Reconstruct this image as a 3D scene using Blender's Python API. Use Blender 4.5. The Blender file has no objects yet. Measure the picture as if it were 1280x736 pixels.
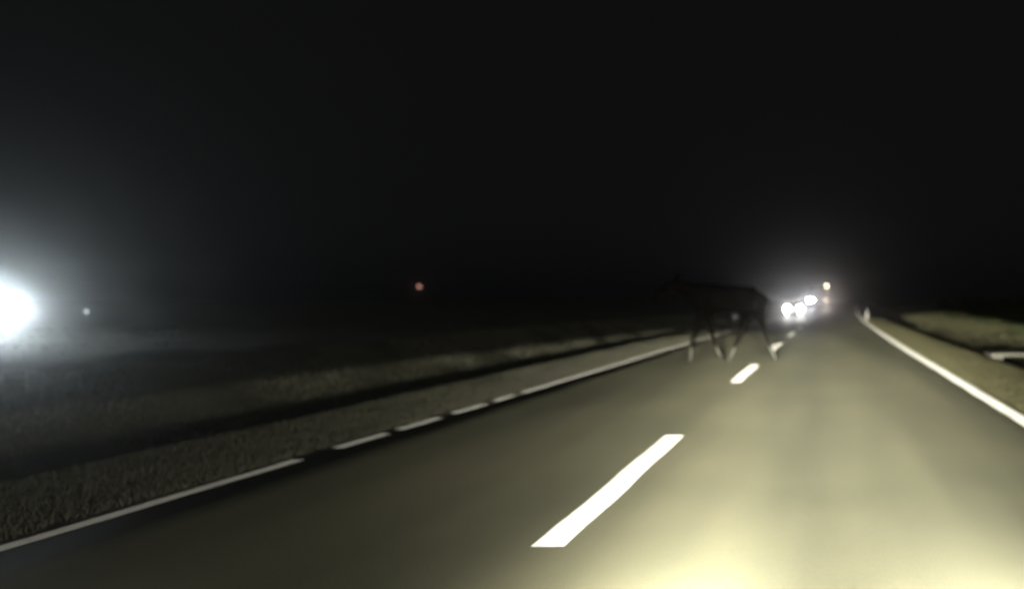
import bpy, bmesh, math, random
import numpy as np
from mathutils import Vector, Matrix

random.seed(7)
rng = np.random.default_rng(7)
scene = bpy.context.scene
COL = scene.collection

# ------------------------------------------------------------------ camera
cam_d = bpy.data.cameras.new('dashcam')
cam = bpy.data.objects.new('dashcam', cam_d)
COL.objects.link(cam)
cam.location = (0, 0, 1.4)
cam.rotation_euler = (math.radians(90), 0, 0)
cam_d.sensor_width = 36
cam_d.lens = 36 * 1078 / 1280
cam_d.shift_x = -394 / 1280
cam_d.shift_y = 9 / 1280
cam_d.clip_start = 0.05
cam_d.clip_end = 3000
cam_d.dof.use_dof = True
cam_d.dof.focus_distance = 3.0
cam_d.dof.aperture_fstop = 1.3
scene.camera = cam

# ------------------------------------------------------------------ night sky
world = bpy.data.worlds.new('World')
scene.world = world
world.use_nodes = True
bg = world.node_tree.nodes['Background']
bg.inputs['Color'].default_value = (1.0, 1.0, 1.0, 1)
bg.inputs['Strength'].default_value = 0.0042

fill_d = bpy.data.lights.new('ground_fill', 'SUN')  # added fill sun that lifts the black level of the ground
fill_d.energy = 0.10
fill_d.angle = math.radians(12)
fill_d.color = (1.0, 1.0, 1.0)
fill = bpy.data.objects.new('ground_fill', fill_d)
fill.rotation_euler = (math.radians(35), math.radians(20), 0)
COL.objects.link(fill)

# ------------------------------------------------------------------ view
scene.view_settings.view_transform = 'Standard'
scene.view_settings.look = 'None'
scene.view_settings.exposure = 0
scene.view_settings.gamma = 1
scene.cycles.use_denoising = True
scene.cycles.sample_clamp_indirect = 4
scene.cycles.max_bounces = 6
scene.cycles.volume_bounces = 0

# ------------------------------------------------------------------ own headlights (low beam with cut-off)
BEAM = 305.0          # watts of each lamp
def low_beam(name, x):
    d = bpy.data.lights.new(name, 'POINT')
    d.energy = BEAM
    d.color = (1.0, 0.955, 0.77)
    d.shadow_soft_size = 0.05
    d.use_nodes = True
    nt = d.node_tree
    N = nt.nodes; L = nt.links
    em = next(n for n in N if n.type == 'EMISSION')
    geo = N.new('ShaderNodeNewGeometry')
    sep = N.new('ShaderNodeSeparateXYZ')
    L.new(geo.outputs['Incoming'], sep.inputs[0])
    def M(op, a, b=None, c=None, clamp=False):
        n = N.new('ShaderNodeMath'); n.operation = op; n.use_clamp = clamp
        for i, v in enumerate((a, b, c)):
            if v is None: continue
            if isinstance(v, (int, float)): n.inputs[i].default_value = v
            else: L.new(v, n.inputs[i])
        return n.outputs[0]
    X, Y, Z = sep.outputs
    az = M('ARCTAN2', X, Y)                       # right is positive
    hor = M('SQRT', M('ADD', M('MULTIPLY', X, X), M('MULTIPLY', Y, Y)))
    el = M('ARCTAN2', Z, hor)                     # up is positive
    # vertical profile of the beam
    body = M('DIVIDE', 1.0, M('ADD', M('MULTIPLY', el, el), 0.006 ** 2))
    down = M('MAXIMUM', M('MULTIPLY', el, -1.0), 0.002)
    body = M('MULTIPLY', body, M('DIVIDE', down, M('ADD', down, 0.09)))
    body = M('DIVIDE', body, M('ADD', 1.0, M('MULTIPLY', M('MULTIPLY', down, down), 75.0)))
    # horizontal profile: a narrow hot zone in a wide spread
    def gauss(c, s):
        t = M('DIVIDE', M('SUBTRACT', az, c), s)
        return M('POWER', 2.71828, M('MULTIPLY', M('MULTIPLY', t, t), -1.0))
    hz = M('ADD', M('ADD', M('MULTIPLY', gauss(-0.02, M('ADD', 0.14, M('MULTIPLY', down, 0.35))), 0.70), M('MULTIPLY', gauss(-0.03, 0.35), 0.32)), 0.017)
    # cut-off, lower towards oncoming traffic, rising towards the kerb
    side = M('MULTIPLY', M('MAXIMUM', M('SUBTRACT', M('MULTIPLY', az, -1.0), 0.15), 0.0), 0.04)
    cut = M('MINIMUM', M('SUBTRACT', M('MAXIMUM', M('ADD', M('MULTIPLY', az, 0.34), -0.0125), -0.0175), side), M('SUBTRACT', 0.007, M('MULTIPLY', M('MAXIMUM', az, 0.0), 0.055)))
    below = M('SUBTRACT', cut, el)
    mask = M('MULTIPLY_ADD', below, 1 / 0.006, 0.5, clamp=True)
    mask = M('MULTIPLY', M('MULTIPLY', mask, mask), M('SUBTRACT', 3.0, M('MULTIPLY', mask, 2.0)))
    # stray light over the cut-off
    up = M('MAXIMUM', M('SUBTRACT', el, 0.0), 0.0)
    stray = M('DIVIDE', 24.0, M('ADD', 1.0, M('MULTIPLY', up, 90.0)))
    inten = M('MULTIPLY', hz, M('ADD', M('MULTIPLY', M('ADD', body, 16.0), mask), M('MULTIPLY', stray, M('SUBTRACT', 1.0, mask))))
    front = M('GREATER_THAN', Y, 0.0)
    L.new(M('MULTIPLY', inten, front), em.inputs['Strength'])
    o = bpy.data.objects.new(name, d)
    o.location = (x, 1.8, 0.65)
    COL.objects.link(o)
low_beam('headlamp_beam', -0.52)
low_beam('headlamp_beam', 0.78)

# ------------------------------------------------------------------ helpers
def tag(o, label=None, cat=None, group=None, kind=None):
    if label: o['label'] = label
    if cat: o['category'] = cat
    if group: o['group'] = group
    if kind: o['kind'] = kind
    return o

def mesh_obj(name, verts, faces, mat, parent=None, smooth=False):
    me = bpy.data.meshes.new(name)
    me.from_pydata([tuple(v) for v in verts], [], [tuple(f) for f in faces])
    me.update()
    if mat: me.materials.append(mat)
    if smooth:
        me.polygons.foreach_set('use_smooth', [True] * len(me.polygons))
    o = bpy.data.objects.new(name, me)
    COL.objects.link(o)
    if parent: o.parent = parent
    return o

def bm_obj(name, bm, mat, parent=None, smooth=False):
    me = bpy.data.meshes.new(name)
    bm.normal_update()
    bm.to_mesh(me); bm.free()
    me.materials.append(mat)
    if smooth:
        me.polygons.foreach_set('use_smooth', [True] * len(me.polygons))
    o = bpy.data.objects.new(name, me)
    COL.objects.link(o)
    if parent: o.parent = parent
    return o

def empty(name, loc, rz=0.0):
    o = bpy.data.objects.new(name, None)
    o.location = loc
    o.rotation_euler = (0, 0, rz)
    o.empty_display_size = 0.2
    COL.objects.link(o)
    return o

def box(bm, x0, x1, y0, y1, z0, z1, bevel=0.0):
    r = bmesh.ops.create_cube(bm, size=1.0)
    vs = r['verts']
    for v in vs:
        v.co = Vector(((x0 + x1) / 2 + v.co.x * (x1 - x0), (y0 + y1) / 2 + v.co.y * (y1 - y0), (z0 + z1) / 2 + v.co.z * (z1 - z0)))
    if bevel > 0:
        es = list({e for v in vs for e in v.link_edges})
        bmesh.ops.bevel(bm, geom=es, offset=bevel, segments=2, affect='EDGES')

def tube(bm, p0, p1, r0, r1, seg=10, caps=True):
    p0, p1 = Vector(p0), Vector(p1)
    d = (p1 - p0)
    m = Matrix.Translation((p0 + p1) / 2) @ d.to_track_quat('Z', 'Y').to_matrix().to_4x4()
    bmesh.ops.create_cone(bm, cap_ends=caps, segments=seg, radius1=r0, radius2=r1, depth=d.length, matrix=m)

def copy_tree(o, parent=None):
    c = o.copy()
    COL.objects.link(c)
    c.parent = parent
    for ch in list(o.children):
        copy_tree(ch, c)
    return c

# ------------------------------------------------------------------ materials
def new_mat(name):
    m = bpy.data.materials.new(name)
    m.use_nodes = True
    nt = m.node_tree
    return m, nt.nodes, nt.links, nt.nodes['Principled BSDF']

def noise(N, L, scale, detail=4, rough=0.55, vec=None):
    n = N.new('ShaderNodeTexNoise')
    n.inputs['Scale'].default_value = scale
    n.inputs['Detail'].default_value = detail
    n.inputs['Roughness'].default_value = rough
    if vec is not None: L.new(vec, n.inputs['Vector'])
    return n.outputs['Fac']

def ramp(N, L, fac, stops):
    r = N.new('ShaderNodeValToRGB')
    e = r.color_ramp.elements
    e[0].position, e[0].color = stops[0][0], (*stops[0][1], 1)
    e[1].position, e[1].color = stops[-1][0], (*stops[-1][1], 1)
    for p, c in stops[1:-1]:
        q = e.new(p); q.color = (*c, 1)
    L.new(fac, r.inputs[0])
    return r.outputs[0]

def mixc(N, L, fac, a, b, mode='MIX'):
    m = N.new('ShaderNodeMix'); m.data_type = 'RGBA'; m.blend_type = mode
    for sock, v in ((m.inputs[0], fac), (m.inputs[6], a), (m.inputs[7], b)):
        if isinstance(v, (int, float)): sock.default_value = v
        elif isinstance(v, tuple): sock.default_value = (*v, 1)
        else: L.new(v, sock)
    return m.outputs[2]

def bump(N, L, h, strength, dist, bsdf):
    b = N.new('ShaderNodeBump')
    b.inputs['Strength'].default_value = strength
    b.inputs['Distance'].default_value = dist
    L.new(h, b.inputs['Height'])
    L.new(b.outputs[0], bsdf.inputs['Normal'])

def simple(name, col, rough=0.5, metal=0.0, var=0.25, scale=6.0):
    m, N, L, P = new_mat(name)
    tc = N.new('ShaderNodeTexCoord')
    f = noise(N, L, scale, 5, 0.6, tc.outputs['Object'])
    a = tuple(c * (1 - var) for c in col); b = tuple(min(1, c * (1 + var)) for c in col)
    L.new(ramp(N, L, f, [(0.3, a), (0.7, b)]), P.inputs['Base Color'])
    P.inputs['Roughness'].default_value = rough
    P.inputs['Metallic'].default_value = metal
    return m

def glow(name, col, strength):
    m, N, L, P = new_mat(name)
    P.inputs['Base Color'].default_value = (0.8, 0.8, 0.8, 1)
    P.inputs['Emission Color'].default_value = (*col, 1)
    P.inputs['Emission Strength'].default_value = strength
    return m

def asphalt_mat():
    m, N, L, P = new_mat('asphalt')
    tc = N.new('ShaderNodeTexCoord')
    mp = N.new('ShaderNodeMapping'); L.new(tc.outputs['Object'], mp.inputs[0])
    mp.inputs['Scale'].default_value = (1, 0.07, 1)
    streak = noise(N, L, 0.75, 3, 0.5, mp.outputs[0])
    blot = noise(N, L, 0.35, 4, 0.55, tc.outputs['Object'])
    grain = noise(N, L, 70, 3, 0.6, tc.outputs['Object'])
    c = ramp(N, L, streak, [(0.28, (0.048, 0.049, 0.038)), (0.52, (0.074, 0.074, 0.055)), (0.74, (0.100, 0.097, 0.070))])
    c = mixc(N, L, 0.5, c, ramp(N, L, blot, [(0.3, (0.35, 0.37, 0.36)), (0.7, (0.65, 0.62, 0.60))]), 'OVERLAY')
    c = mixc(N, L, 0.3, c, ramp(N, L, grain, [(0.35, (0.3, 0.3, 0.3)), (0.65, (0.72, 0.72, 0.72))]), 'OVERLAY')
    L.new(c, P.inputs['Base Color'])
    P.inputs['Roughness'].default_value = 0.5
    P.inputs['Specular IOR Level'].default_value = 0.16
    P.inputs['Diffuse Roughness'].default_value = 1.0
    bump(N, L, grain, 0.35, 0.006, P)
    return m

def paint_mat():
    m, N, L, P = new_mat('road_paint')
    tc = N.new('ShaderNodeTexCoord')
    f = noise(N, L, 9, 6, 0.65, tc.outputs['Object'])
    L.new(ramp(N, L, f, [(0.30, (0.42, 0.42, 0.40)), (0.46, (0.74, 0.74, 0.72)), (1.0, (0.82, 0.82, 0.80))]), P.inputs['Base Color'])
    P.inputs['Roughness'].default_value = 0.6
    P.inputs['Diffuse Roughness'].default_value = 1.0
    return m

def soil_mat():
    m, N, L, P = new_mat('soil_and_grass')
    tc = N.new('ShaderNodeTexCoord')
    f = noise(N, L, 0.8, 6, 0.6, tc.outputs['Object'])
    g = noise(N, L, 14, 4, 0.65, tc.outputs['Object'])
    c = ramp(N, L, f, [(0.3, (0.070, 0.071, 0.050)), (0.55, (0.105, 0.104, 0.073)), (0.75, (0.135, 0.126, 0.090))])
    c = mixc(N, L, 0.25, c, ramp(N, L, g, [(0.3, (0.25, 0.25, 0.25)), (0.7, (0.75, 0.75, 0.75))]), 'OVERLAY')
    L.new(c, P.inputs['Base Color'])
    P.inputs['Roughness'].default_value = 0.95
    P.inputs['Specular IOR Level'].default_value = 0.1
    bump(N, L, g, 0.25, 0.02, P)
    return m

def grass_mat(name, a, b):
    m, N, L, P = new_mat(name)
    tc = N.new('ShaderNodeTexCoord')
    f = noise(N, L, 2.2, 5, 0.65, tc.outputs['Object'])
    L.new(ramp(N, L, f, [(0.32, a), (0.68, b)]), P.inputs['Base Color'])
    P.inputs['Roughness'].default_value = 0.8
    P.inputs['Specular IOR Level'].default_value = 0.15
    return m

def hide_mat():
    m, N, L, P = new_mat('animal_hide')
    tc = N.new('ShaderNodeTexCoord')
    s = N.new('ShaderNodeSeparateXYZ'); L.new(tc.outputs['Object'], s.inputs[0])
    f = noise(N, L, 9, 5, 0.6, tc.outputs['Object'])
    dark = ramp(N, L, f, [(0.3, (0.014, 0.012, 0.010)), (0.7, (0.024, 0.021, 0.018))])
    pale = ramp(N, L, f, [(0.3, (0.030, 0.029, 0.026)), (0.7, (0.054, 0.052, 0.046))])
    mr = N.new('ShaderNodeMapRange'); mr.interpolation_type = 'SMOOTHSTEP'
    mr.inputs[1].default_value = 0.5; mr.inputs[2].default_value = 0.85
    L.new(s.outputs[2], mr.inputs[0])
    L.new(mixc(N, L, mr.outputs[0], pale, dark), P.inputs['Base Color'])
    P.inputs['Roughness'].default_value = 0.9
    P.inputs['Specular IOR Level'].default_value = 0.1
    bump(N, L, noise(N, L, 60, 3, 0.6, tc.outputs['Object']), 0.5, 0.01, P)
    return m

ASPHALT = asphalt_mat(); PAINT = paint_mat(); SOIL = soil_mat()
GRASS = grass_mat('dull_grass', (0.115, 0.115, 0.088), (0.170, 0.165, 0.128))
STRAW = grass_mat('straw_grass', (0.105, 0.104, 0.058), (0.170, 0.160, 0.092))
LEAF = grass_mat('bush_leaf', (0.030, 0.042, 0.018), (0.070, 0.080, 0.036))
BARK = simple('bark', (0.05, 0.04, 0.03), 0.9)
HIDE = hide_mat()
HOOF = simple('hoof', (0.012, 0.011, 0.010), 0.6)
EYE = simple('eye', (0.006, 0.006, 0.006), 0.1, 0, 0.05)
PAINT_DARK = simple('dark_car_paint', (0.03, 0.033, 0.04), 0.3, 0.3, 0.06)
PAINT_GREY = simple('grey_car_paint', (0.12, 0.12, 0.125), 0.3, 0.3, 0.06)
CAB_PAINT = simple('cab_paint', (0.10, 0.10, 0.11), 0.35, 0.0, 0.08)
CANVAS = simple('trailer_canvas', (0.11, 0.11, 0.11), 0.7, 0.0, 0.1)
GLASS = simple('dark_glass', (0.012, 0.014, 0.016), 0.08, 0, 0.1)
RUBBER = simple('rubber', (0.018, 0.018, 0.018), 0.85)
STEEL = simple('galvanised_steel', (0.38, 0.38, 0.38), 0.45, 0.8, 0.15)
BLACK = simple('black_plastic', (0.02, 0.02, 0.02), 0.6)
WHITE_PLASTIC = simple('white_plastic', (0.62, 0.62, 0.60), 0.55, 0, 0.1)
GREY_PLASTIC = simple('dirty_grey_plastic', (0.07, 0.07, 0.066), 0.7, 0, 0.2)
REFLECTOR = simple('white_reflector', (0.88, 0.88, 0.88), 0.3, 0, 0.02)
CONCRETE = simple('concrete', (0.18, 0.176, 0.155), 0.85, 0, 0.18, 5)
PLATE = simple('plate_white', (0.6, 0.6, 0.58), 0.4, 0, 0.05)
LENS_COLD = glow('cold_headlamp_lens', (0.86, 0.97, 1.0), 150)
LENS_WHITE = glow('white_headlamp_lens', (1.0, 0.98, 0.93), 85)
LENS_BLUE = glow('bluish_headlamp_lens', (0.90, 0.92, 1.0), 85)
LENS_DIM = glow('dim_headlamp_lens', (1.0, 0.80, 0.66), 1.8)
MARKER = glow('amber_marker_lens', (1.0, 0.86, 0.55), 24.0)
ORANGE = glow('orange_lamp_glass', (1.0, 0.50, 0.36), 1.1)
PALE_LAMP = glow('pale_lamp_glass', (0.82, 0.90, 0.84), 1.6)

# ------------------------------------------------------------------ lie of the land
def bend(y):
    if y < 20: return 0.0
    if y < 130: return 0.00018 * (y - 20) ** 2
    return 0.00018 * 110 ** 2 + 0.0396 * (y - 130)
def rise(y):
    t = min(1, max(0, (y - 60) / 140))
    return 1.4 * t * t * (3 - 2 * t)
PROFILE = [(-260, 0.5), (-120, 0.5), (-60, 0.42), (-33, 0.52), (-20, 0.50), (-13, 0.50), (-11.2, 0.50), (-10.4, 0.40), (-9.7, 0.02), (-9.1, -0.32),  # left bank crest raised to keep the field car's beam off the road
           (-8.5, -0.66), (-7.9, -0.70), (-7.4, -0.45), (-7.0, -0.14), (-6.5, -0.05), (-5.6, -0.03), (-4.84, -0.012),
           (-4.6, -0.06), (2.2, -0.06), (2.50, -0.012), (3.3, -0.03), (4.0, -0.06), (4.45, -0.16), (4.9, -0.5), (5.5, -0.56), (6.0, -0.35), (6.5, -0.02),
           (7.5, 0.12), (9, 0.22), (14, 0.35), (30, 0.5), (60, 0.6), (120, 0.6), (260, 0.6)]
PX = np.array([p[0] for p in PROFILE]); PZ = np.array([p[1] for p in PROFILE])
def ground_z(x, y):                       # x measured across from the road's line
    return float(np.interp(x, PX, PZ)) + rise(y)

xs = sorted(set([round(v, 3) for v in PX] + list(np.arange(-13, -4.9, 0.27).round(3)) + list(np.arange(2.7, 9, 0.3).round(3))))
ys = list(np.arange(-12, 45, 0.5)) + list(np.arange(45, 130, 2.5)) + list(np.arange(130, 480.1, 25))
vs, fs = [], []
for j, y in enumerate(ys):
    for x in xs:
        z = ground_z(x, y)
        if x < -4.9 or x > 2.6:
            w = min(1, (abs(x + 1.1) - 3.9) / 1.5) if -7 < x < 5 else 1
            z += w * ((0.016 if -7.2 < x < 4.6 else 0.05) * math.sin(x * 2.1 + 1.3 * math.sin(y * .7)) * math.sin(y * 1.1 + x) + rng.normal(0, 0.005))
        vs.append((x + bend(y), y, z))
n = len(xs)
for j in range(len(ys) - 1):
    for i in range(n - 1):
        a = j * n + i
        fs.append((a, a + 1, a + n + 1, a + n))
ground = tag(mesh_obj('ground', vs, fs, SOIL, smooth=True), kind='structure')

# road with crowned edges, one sheet with skirts
RX = [-4.93, -4.84, -4.0, -1.56, 0.5, 2.0, 2.49, 2.58]
RZ = [-0.09, 0.0, 0.012, 0.03, 0.018, 0.006, 0.0, -0.09]
def road_z(x, y):
    return float(np.interp(x, RX, RZ)) + rise(y)
yr = list(np.arange(-12, 60, 1.0)) + list(np.arange(60, 300, 4.0))
vs, fs = [], []
for y in yr:
    e = 0.02 * math.sin(y * 1.7) + 0.015 * math.sin(y * 4.3)
    for k, (x, z) in enumerate(zip(RX, RZ)):
        ee = -e if k < 2 else (e if k > 5 else 0)
        vs.append((x + bend(y) + ee, y, z + rise(y)))
n = len(RX)
for j in range(len(yr) - 1):
    for i in range(n - 1):
        a = j * n + i
        fs.append((a, a + 1, a + n + 1, a + n))
road = tag(mesh_obj('road', vs, fs, ASPHALT, smooth=True), kind='structure')

def marking(name, xc, y0, y1, w, step=1.0):
    k = max(2, int((y1 - y0) / step))
    v, f = [], []
    for i in range(k + 1):
        y = y0 + (y1 - y0) * i / k
        j = 0.006 * math.sin(y * 9.1) + 0.004 * math.sin(y * 23)
        for s in (-1, 1):
            x = xc + s * (w / 2) + j
            v.append((x + bend(y), y, road_z(x, y) + 0.005))
    for i in range(k):
        a = 2 * i
        f.append((a, a + 1, a + 3, a + 2))
    return mesh_obj(name, v, f, PAINT, road)
for y0, y1 in ((-6, 7.62), (8.22, 9.12), (9.42, 10.38), (10.78, 11.75), (12.08, 12.9), (13.2, 60), (60, 120), (120, 190)):
    marking('edge_line', -4.67, y0, y1, 0.12, 0.5)
for y0, y1 in ((-6, 60), (60, 120), (120, 190)):
    marking('edge_line', 2.30, y0, y1, 0.19, 0.5)
y = 4.82 - 9.83
while y < 180:
    marking('lane_dash', -1.56, y, y + 4.0, 0.185, 0.5)
    y += 9.83

# ------------------------------------------------------------------ grass (stuff)
def grass(name, label, strips, mat):
    V, F = [], []
    for x0, x1, y0, y1, count, h0, h1 in strips:
        X = rng.uniform(x0, x1, count)
        Y = y0 + (y1 - y0) * rng.uniform(0, 1, count) ** 1.6
        H = rng.uniform(h0, h1, count) * (0.8 + 0.4 * (np.sin(X * 1.1 + Y * .5) * np.sin(Y * .7) * .5 + .5))
        A = rng.uniform(0, 2 * math.pi, count)
        W = 0.004 + 0.0006 * Y
        LX = rng.normal(0, .45, count) * H; LY = rng.normal(0, .45, count) * H
        for k in range(count):
            x, y = X[k], Y[k]
            z = ground_z(x, y) - 0.02
            bx = x + bend(y)
            ca, sa = math.cos(A[k]) * W[k], math.sin(A[k]) * W[k]
            b = len(V)
            V.append((bx - ca, y - sa, z)); V.append((bx + ca, y + sa, z)); V.append((bx + LX[k], y + LY[k], z + H[k]))
            F.append((b, b + 1, b + 2))
    o = mesh_obj(name, V, F, mat)
    return tag(o, label, 'grass', kind='stuff')
grass('verge_grass', 'short dull grass on the verge and ditch bank left of the road',
      [(-7.1, -4.78, 3.5, 45, 110000, .035, .065), (-10.8, -8.6, 5, 60, 50000, .04, .09), (-26, -10.8, 8, 60, 16000, .03, .08)], GRASS)
grass('verge_grass', 'dry olive grass on the verge right of the road',
      [(2.44, 4.6, 6, 70, 80000, .035, .07), (6.2, 12, 14, 80, 18000, .05, .2), (4.6, 6.2, 12, 60, 5000, .05, .15)], STRAW)

# ------------------------------------------------------------------ large animal crossing the left lane
def animal(loc):
    root = empty('large_animal', loc)
    P = []; R = []; E = []
    def add(p, r, prev=None):
        P.append(p); R.append(r)
        if prev is not None: E.append((prev, len(P) - 1))
        return len(P) - 1
    pel = add((.60, 0, 1.47), .27)
    loin = add((.28, 0, 1.48), .29, pel)
    bar = add((-.06, 0, 1.46), .315, loin)
    che = add((-.40, 0, 1.45), .35, bar)
    wit = add((-.68, 0, 1.56), .31, che)
    nb = add((-.96, 0, 1.62), .20, wit)
    nm = add((-1.18, 0, 1.70), .155, nb)
    hd = add((-1.38, 0, 1.78), .135, nm)
    fc = add((-1.60, 0, 1.66), .105, hd)
    mz = add((-1.80, 0, 1.53), .10, fc)
    add((-1.88, 0, 1.47), .075, mz)
    add((.86, 0, 1.42), .05, pel)
    def leg(root_i, y, pts):
        p = root_i
        for (x, z, r) in pts:
            p = add((x, y * (1.0 if z < 1.2 else .8), z), r, p)
    leg(wit, -.17, [(-.70, 1.15, .135), (-.80, .88, .085), (-.90, .60, .058), (-.93, .35, .040), (-.945, .14, .042), (-.97, .05, .050)])
    leg(che, .17, [(-.60, 1.13, .135), (-.55, .86, .085), (-.50, .58, .058), (-.43, .36, .038), (-.35, .18, .040), (-.31, .10, .046)])
    leg(loin, -.17, [(.42, 1.12, .175), (.30, .86, .10), (.21, .62, .062), (.11, .40, .040), (-.02, .15, .042), (-.08, .05, .050)])
    leg(pel, .17, [(.60, 1.12, .175), (.66, .86, .10), (.74, .62, .062), (.82, .40, .040), (.93, .15, .042), (.97, .05, .050)])
    me = bpy.data.meshes.new('body')
    me.from_pydata(P, E, [])
    me.materials.append(HIDE)
    o = bpy.data.objects.new('body', me); COL.objects.link(o); o.parent = root
    sk = o.modifiers.new('skin', 'SKIN'); sk.use_smooth_shade = True
    for i, sv in enumerate(me.skin_vertices[0].data):
        sv.radius = (R[i], R[i]); sv.use_root = (i == 0)
    sub = o.modifiers.new('sub', 'SUBSURF'); sub.levels = 2; sub.render_levels = 2
    for x, y, z in ((-.975, -.17, .0), (-.315, .17, .055), (-.085, -.17, .0), (.965, .17, .0)):
        bm = bmesh.new()
        tube(bm, (x - .012, y, z), (x + .01, y, z + .085), .062, .045, 10)
        bm_obj('hoof', bm, HOOF, root, True)
    for s in (-1, 1):
        bm = bmesh.new()
        bmesh.ops.create_uvsphere(bm, u_segments=10, v_segments=8, radius=1)
        for v in bm.verts:
            v.co = Vector((v.co.x * .035, v.co.y * .06, v.co.z * .13))
        bmesh.ops.rotate(bm, verts=bm.verts, cent=(0, 0, 0), matrix=Matrix.Rotation(-.75 * s, 3, 'X') @ Matrix.Rotation(.4, 3, 'Y'))
        bmesh.ops.translate(bm, verts=bm.verts, vec=(-1.30, .15 * s, 1.94))
        bm_obj('ear', bm, HIDE, root, True)
        bm = bmesh.new()
        bmesh.ops.create_uvsphere(bm, u_segments=10, v_segments=8, radius=.022)
        bmesh.ops.translate(bm, verts=bm.verts, vec=(-1.47, .095 * s, 1.78))
        bm_obj('eye', bm, EYE, root, True)
    return root
tag(animal((-2.20, 20.1, 0.025)), 'dark four-legged animal walking across the left lane, its lower legs caught by headlights', 'animal')

# ------------------------------------------------------------------ roadside posts
def marker_post(name, loc, h, mat, refl_size, label, group):
    r = empty(name, loc)
    bm = bmesh.new()
    pr = [(-.06, -.03), (.06, -.03), (.04, .045), (-.04, .045)]
    lo = [bm.verts.new((x, y, -.1)) for x, y in pr]
    hi = [bm.verts.new((x * .92, y * .92, h + (.03 if y > 0 else -.02))) for x, y in pr]
    for i in range(4):
        bm.faces.new((lo[i], lo[(i + 1) % 4], hi[(i + 1) % 4], hi[i]))
    bm.faces.new(hi)
    bm_obj('post', bm, mat, r)
    bm = bmesh.new(); box(bm, -.062, .062, -.034, .03, h * .70, h * .70 + .03, .004)
    bm_obj('band', bm, BLACK, r)
    bm = bmesh.new(); box(bm, -refl_size / 2, refl_size / 2, -.050, -.032, h * .78, h * .78 + refl_size, .01)
    bm_obj('reflector', bm, REFLECTOR, r)
    return tag(r, label, 'marker post', group)
marker_post('marker_post', (3.02, 65.6, rise(65.6) - .01), .86, WHITE_PLASTIC, .07, 'white marker post at the right road edge, in front of the far bend', 'marker posts along the road')
marker_post('marker_post', (-4.96, 46.5, -.02), .62, GREY_PLASTIC, .22, 'dark marker post with one pale reflector, left of the road behind the animal', 'marker posts along the road')

# ------------------------------------------------------------------ concrete slab over the right ditch
sl = empty('slab_bridge', (5.35, 22.6, 0))
bm = bmesh.new(); box(bm, -1.05, 1.9, 0.0, .95, -.03, .04, .012); bm_obj('slab', bm, CONCRETE, sl)
bm = bmesh.new(); box(bm, -1.02, -.72, .06, .9, -.62, -.032, .01); bm_obj('abutment', bm, CONCRETE, sl)
bm = bmesh.new(); box(bm, 1.35, 1.85, .06, .9, -.62, -.032, .01); bm_obj('abutment', bm, CONCRETE, sl)
tag(sl, 'pale concrete slab laid across the ditch right of the road', 'slab bridge')

# ------------------------------------------------------------------ bushes on the right bank
def bush(loc, h, rad, seed, label):
    rg = np.random.default_rng(seed)
    r = empty('bush', loc)
    bm = bmesh.new()
    tips = []
    for k in range(9):
        a = rg.uniform(0, 6.28); s = rg.uniform(.3, 1)
        mid = (math.cos(a) * rad * .35 * s, math.sin(a) * rad * .35 * s, h * .4)
        tip = (math.cos(a) * rad * .85 * s, math.sin(a) * rad * .85 * s, h * rg.uniform(.65, .95))
        tube(bm, (0, 0, -.05), mid, .03, .018, 5); tube(bm, mid, tip, .018, .006, 5)
        tips += [mid, tip]
    bm_obj('stems', bm, BARK, r)
    V, F = [], []
    cl = [(np.array(t) + rg.normal(0, .14, 3)) for t in tips for _ in range(3)]
    for c in cl:
        cr = rg.uniform(.14, .30)
        for _ in range(70):
            p = c + rg.normal(0, cr * .55, 3)
            if p[2] < .03: continue
            d1 = rg.normal(0, 1, 3); d1 /= np.linalg.norm(d1)
            d2 = np.cross(d1, rg.normal(0, 1, 3)); d2 /= np.linalg.norm(d2)
            l = rg.uniform(.035, .07)
            b = len(V)
            V += [tuple(p - d1 * l), tuple(p + d2 * l * .45), tuple(p + d1 * l), tuple(p - d2 * l * .45)]
            F.append((b, b + 1, b + 2, b + 3))
    mesh_obj('foliage', V, F, LEAF, r)
    return tag(r, label, 'bush', 'bushes on the right bank')
for k, (x, y, h, rad, lb) in enumerate((
        (7.6, 33, 1.0, .9, 'low dark bush at the right picture edge, nearest the concrete slab'),
        (8.1, 38, 1.25, 1.0, 'second dark bush back from the concrete slab on the right bank'),
        (8.0, 44, 1.1, 1.0, 'third dark bush back from the concrete slab on the right bank'),
        (8.6, 51, 1.4, 1.2, 'fourth dark bush back from the concrete slab on the right bank'),
        (8.4, 60, 1.2, 1.2, 'farthest dark bush on the right bank, beyond the others'))):
    bush((x + bend(y), y, ground_z(x, y)), h, rad, 30 + k, lb)

# ------------------------------------------------------------------ vehicles
def loft(name, rings, mat, parent, smooth=True, cap=True):
    V, F = [], []
    m = len(rings[0])
    for r in rings: V += r
    for j in range(len(rings) - 1):
        for i in range(m):
            a = j * m + i; b = j * m + (i + 1) % m
            F.append((a, b, b + m, a + m))
    if cap:
        F.append(tuple(range(m - 1, -1, -1)))
        F.append(tuple(range((len(rings) - 1) * m, len(rings) * m)))
    return mesh_obj(name, V, F, mat, parent, smooth)

def ring(y, w, z0, z1, tuck=.9, k=20, p=3.4):
    out = []
    for i in range(k):
        a = 2 * math.pi * i / k
        c, s = math.cos(a), math.sin(a)
        x = w * math.copysign(abs(c) ** (2 / p), c)
        z = (z0 + z1) / 2 + (z1 - z0) / 2 * math.copysign(abs(s) ** (2 / p), s)
        if s > 0: x *= 1 - (1 - tuck) * s
        out.append((x, y, z))
    return out

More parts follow.
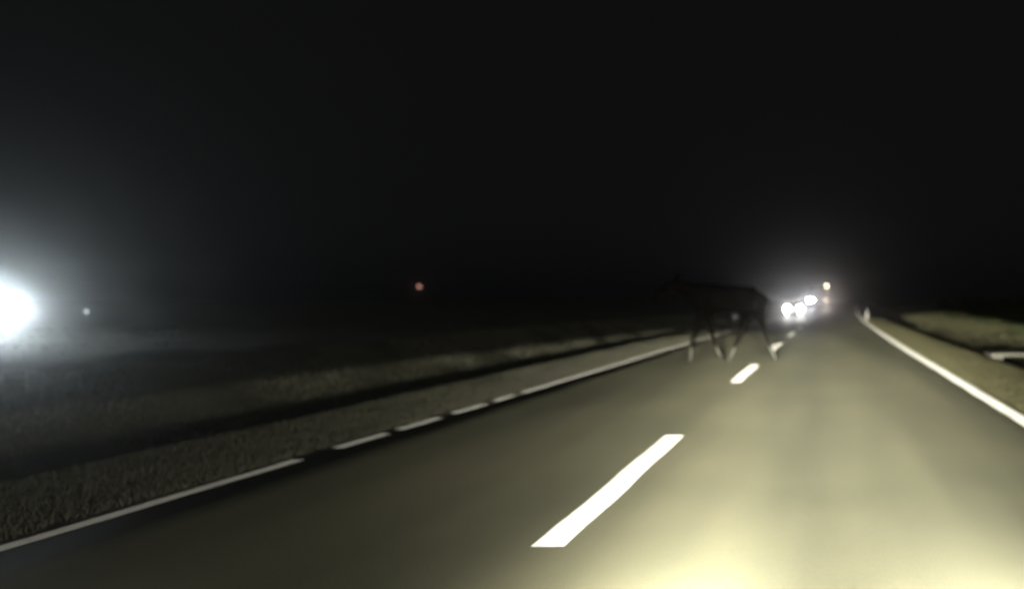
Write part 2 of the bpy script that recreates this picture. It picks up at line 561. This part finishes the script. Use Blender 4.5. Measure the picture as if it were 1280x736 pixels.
def wheel(parent, x, y, r, w):
    bm = bmesh.new(); tube(bm, (x - w / 2, y, r), (x + w / 2, y, r), r, r, 20)
    t = bm_obj('wheel', bm, RUBBER, parent)
    s = 1 if x > 0 else -1
    bm = bmesh.new(); tube(bm, (x + s * (w / 2 - .02), y, r), (x + s * (w / 2 + .012), y, r), r * .66, r * .6, 16)
    bm_obj('rim', bm, STEEL, t)

def lamp_light(name, loc, parent, energy, col, spread=60, tilt=-2.0, size=.07):
    d = bpy.data.lights.new(name, 'SPOT')
    d.energy = energy; d.color = col
    d.spot_size = math.radians(spread); d.spot_blend = 1.0
    d.shadow_soft_size = size
    o = bpy.data.objects.new(name, d)
    o.location = loc
    o.rotation_euler = (math.radians(90 + tilt), 0, math.radians(180))   # shines along the vehicle's -Y, dipped a little
    COL.objects.link(o); o.parent = parent
    return o

def make_car(name, loc, rz, paint, lens, energy, col, label, spread=60, tilt=-2.0):
    """front faces local -Y"""
    r = empty(name, loc, rz)
    body = [(-2.16, .60, .32, .58), (-2.08, .76, .24, .70), (-1.85, .84, .20, .80), (-1.2, .88, .18, .90), (-.75, .89, .18, .96),
            (.6, .90, .18, .98), (1.6, .89, .20, .98), (1.95, .84, .26, .98), (2.12, .74, .34, .90)]
    b = loft('body', [ring(*t) for t in body], paint, r)
    cab = [(-.95, .74, .80, .94), (-.55, .73, .82, 1.20), (-.20, .70, .82, 1.40), (.25, .68, .82, 1.46), (.95, .67, .82, 1.44), (1.40, .68, .82, 1.28), (1.80, .70, .82, 1.02)]
    loft('cabin', [ring(y, w, a, c, .80, 20, 4.5) for y, w, a, c in cab], paint, r)
    V = [(-.60, -.80, 1.00), (.60, -.80, 1.00), (.50, -.24, 1.375), (-.50, -.24, 1.375)]
    V2 = [(x, y - .03, z + .035) for x, y, z in V]
    mesh_obj('windshield', V2 + V, [(0, 1, 2, 3), (4, 7, 6, 5), (0, 4, 5, 1), (1, 5, 6, 2), (2, 6, 7, 3), (3, 7, 4, 0)], GLASS, r)
    for s in (-1, 1):
        V = [(s * .735, -.42, 1.0), (s * .735, 1.25, 1.0), (s * .64, 1.05, 1.33), (s * .64, -.10, 1.33)]
        V2 = [(x + s * .02, y, z) for x, y, z in V]
        mesh_obj('side_window', V2 + V, [(0, 1, 2, 3), (4, 7, 6, 5), (0, 4, 5, 1), (1, 5, 6, 2), (2, 6, 7, 3), (3, 7, 4, 0)], GLASS, r)
        bm = bmesh.new(); box(bm, min(s * .80, s * 1.0), max(s * .80, s * 1.0), -.66, -.52, .95, 1.09, .03); bm_obj('mirror', bm, paint, r)
        hl = bmesh.new(); box(hl, s * .62 - .20, s * .62 + .20, -2.13, -1.95, .52, .85, .03)
        h = bm_obj('headlight', hl, BLACK, r)
        bm = bmesh.new(); tube(bm, (s * .56, -2.134, .685), (s * .56, -2.16, .685), .26, .23, 16)
        bm_obj('lens', bm, lens, h)
        bm = bmesh.new(); tube(bm, (s * .58, -2.20, .33), (s * .58, -2.225, .33), .07, .065, 14)
        bm_obj('glare_disc', bm, lens, r)  # glowing disc added low on the front to swell the headlight glare
        lamp_light('headlight_beam', (s * .56, -2.26, .685), r, energy, col, spread, tilt)
        for y in (-1.35, 1.30): wheel(r, s * .80, y, .31, .20)
    bm = bmesh.new(); box(bm, -.42, .42, -2.20, -2.10, .50, .60, .02); bm_obj('grille', bm, BLACK, r)
    bm = bmesh.new(); box(bm, -.70, .70, -2.19, -2.02, .26, .40, .03); bm_obj('lower_grille', bm, BLACK, r)
    bm = bmesh.new(); box(bm, -.26, .26, -2.235, -2.21, .41, .52, .006); bm_obj('number_plate', bm, PLATE, r)
    return tag(r, label, 'car')

make_car('car', (-2.92, 77.2, rise(77) + .03), 0.0, PAINT_GREY, LENS_WHITE, 48, (1.0, 0.98, 0.93),
         'oncoming car with glaring white headlights in the left lane, ahead of the truck')
# the car in the field at the left
lx, ly = -22.55, 22.85
ang = math.atan2(lx, -ly)          # front (-Y local) towards the road near the camera
make_car('car', (lx - 1.35, ly + 1.25, .50), math.atan2(-lx, ly), PAINT_DARK, LENS_COLD, 850, (0.84, 0.97, 1.0),
         'vehicle with a dazzling cold white headlight at the left picture edge', 46, 7.0)

def make_truck(loc, rz, label):
    r = empty('truck', loc, rz)
    bm = bmesh.new(); box(bm, -1.22, 1.22, -.02, 2.0, .55, 2.86, .16); bm_obj('cab', bm, CAB_PAINT, r, False)
    bm = bmesh.new(); box(bm, -1.06, 1.06, -.05, .1, 1.62, 2.50, .05); bm_obj('windshield', bm, GLASS, r)
    bm = bmesh.new(); box(bm, -.55, .55, -.06, .1, 1.02, 1.52, .04); g = bm_obj('grille', bm, BLACK, r)
    for k in range(4):
        bm = bmesh.new(); box(bm, -.52, .52, -.085, -.05, 1.08 + k * .11, 1.12 + k * .11, .006); bm_obj('bar', bm, STEEL, g)
    bm = bmesh.new(); box(bm, -1.24, 1.24, -.14, .5, .32, .80, .07); bm_obj('bumper', bm, BLACK, r)
    bm = bmesh.new(); box(bm, -1.25, 1.25, 2.25, 9.5, .95, 3.15, .04); bm_obj('trailer_box', bm, CANVAS, r)
    bm = bmesh.new(); box(bm, -.45, .45, .6, 9.3, .62, .93, .02); bm_obj('chassis', bm, BLACK, r)
    bm = bmesh.new(); box(bm, -.26, .26, -.165, -.142, .42, .53, .005); bm_obj('number_plate', bm, PLATE, r)
    for s in (-1, 1):
        bm = bmesh.new(); box(bm, s * .94 - .34, s * .94 + .26, -.10, .1, .92, 1.38, .04); h = bm_obj('headlight', bm, BLACK, r)
        lens, rad = (LENS_BLUE, .25) if s < 0 else (LENS_DIM, .20)
        bm = bmesh.new(); tube(bm, (s * 1.08, -.104, 1.14), (s * 1.08, -.135, 1.14), rad, rad * .9, 16); bm_obj('lens', bm, lens, h)
        if s < 0:
            bm = bmesh.new(); tube(bm, (s * .72, -.104, 1.14), (s * .72, -.135, 1.14), .20, .18, 16); bm_obj('lens', bm, lens, h)  # second glowing disc, added to make the glare blob bigger
        bm = bmesh.new(); box(bm, min(s * 1.3, s * 1.55), max(s * 1.3, s * 1.55), .05, .20, 1.65, 2.35, .04); m = bm_obj('mirror', bm, BLACK, r)
        bm = bmesh.new(); tube(bm, (s * 1.18, .12, 2.25), (s * 1.36, .12, 2.25), .02, .02, 8); bm_obj('mirror_arm', bm, BLACK, m)
        for y in (.95, 5.9, 7.2): wheel(r, s * 1.05, y, .50, .30)
    bm = bmesh.new(); bmesh.ops.create_uvsphere(bm, u_segments=12, v_segments=8, radius=.13)
    bmesh.ops.translate(bm, verts=bm.verts, vec=(1.16, .06, 2.98)); bm_obj('roof_lamp', bm, MARKER, r, True)
    lamp_light('headlight_beam', (-1.08, -.26, 1.14), r, 120, (0.90, 0.92, 1.0))
    lamp_light('headlight_beam', (1.08, -.26, 1.14), r, 260, (1.0, 0.80, 0.66))
    return tag(r, label, 'truck')
make_truck((-1.24, 113, rise(113) + .03), 0.02, 'far oncoming truck with one bluish white headlight and a yellow lamp on its roof')

# ------------------------------------------------------------------ far lights in the fields
def lamp_pole(name, loc, h, rad, mat, label):
    r = empty(name, loc)
    bm = bmesh.new(); tube(bm, (0, 0, -.2), (0, 0, h - rad), .07 if h > 2 else .04, .045 if h > 2 else .03, 10); bm_obj('pole', bm, STEEL, r)
    bm = bmesh.new(); box(bm, -rad * .7, rad * .7, -rad * .7, rad * .7, h - rad * 1.25, h - rad * .8, .01); bm_obj('bracket', bm, STEEL, r)
    bm = bmesh.new(); bmesh.ops.create_uvsphere(bm, u_segments=14, v_segments=10, radius=rad)
    bmesh.ops.translate(bm, verts=bm.verts, vec=(0, 0, h)); bm_obj('lamp_globe', bm, mat, r, True)
    return tag(r, label, 'lamp')
z0 = .5 + rise(170)
lamp_pole('pole_lamp', (-510 / 1078 * 170, 170, z0), 1.4 + 19 / 1078 * 170 - z0, .38, ORANGE, 'small orange light on a pole far across the dark field')
z0 = .45
lamp_pole('pole_lamp', (-926 / 1078 * 48, 48, z0), 1.4 - 12 / 1078 * 48 - z0, .10, PALE_LAMP, 'small pale light beside the dazzling headlight at the left')

# ------------------------------------------------------------------ volume added to imitate lens glare round the lamps
bm = bmesh.new(); box(bm, -300, 330, -40, 520, -2.2, 16)
m = bpy.data.materials.new('glare_air'); m.use_nodes = True
N = m.node_tree.nodes; L = m.node_tree.links
N.remove(N['Principled BSDF'])
pv = N.new('ShaderNodeVolumePrincipled')
pv.inputs['Color'].default_value = (0.95, 0.97, 1.0, 1)
pv.inputs['Density'].default_value = 0.003
pv.inputs['Anisotropy'].default_value = 0.971
L.new(pv.outputs[0], N['Material Output'].inputs['Volume'])
hz = bm_obj('glare_haze', bm, m)
tag(hz, 'added thin mist standing in for lens glare round the headlights', 'glare_haze', kind='stuff')
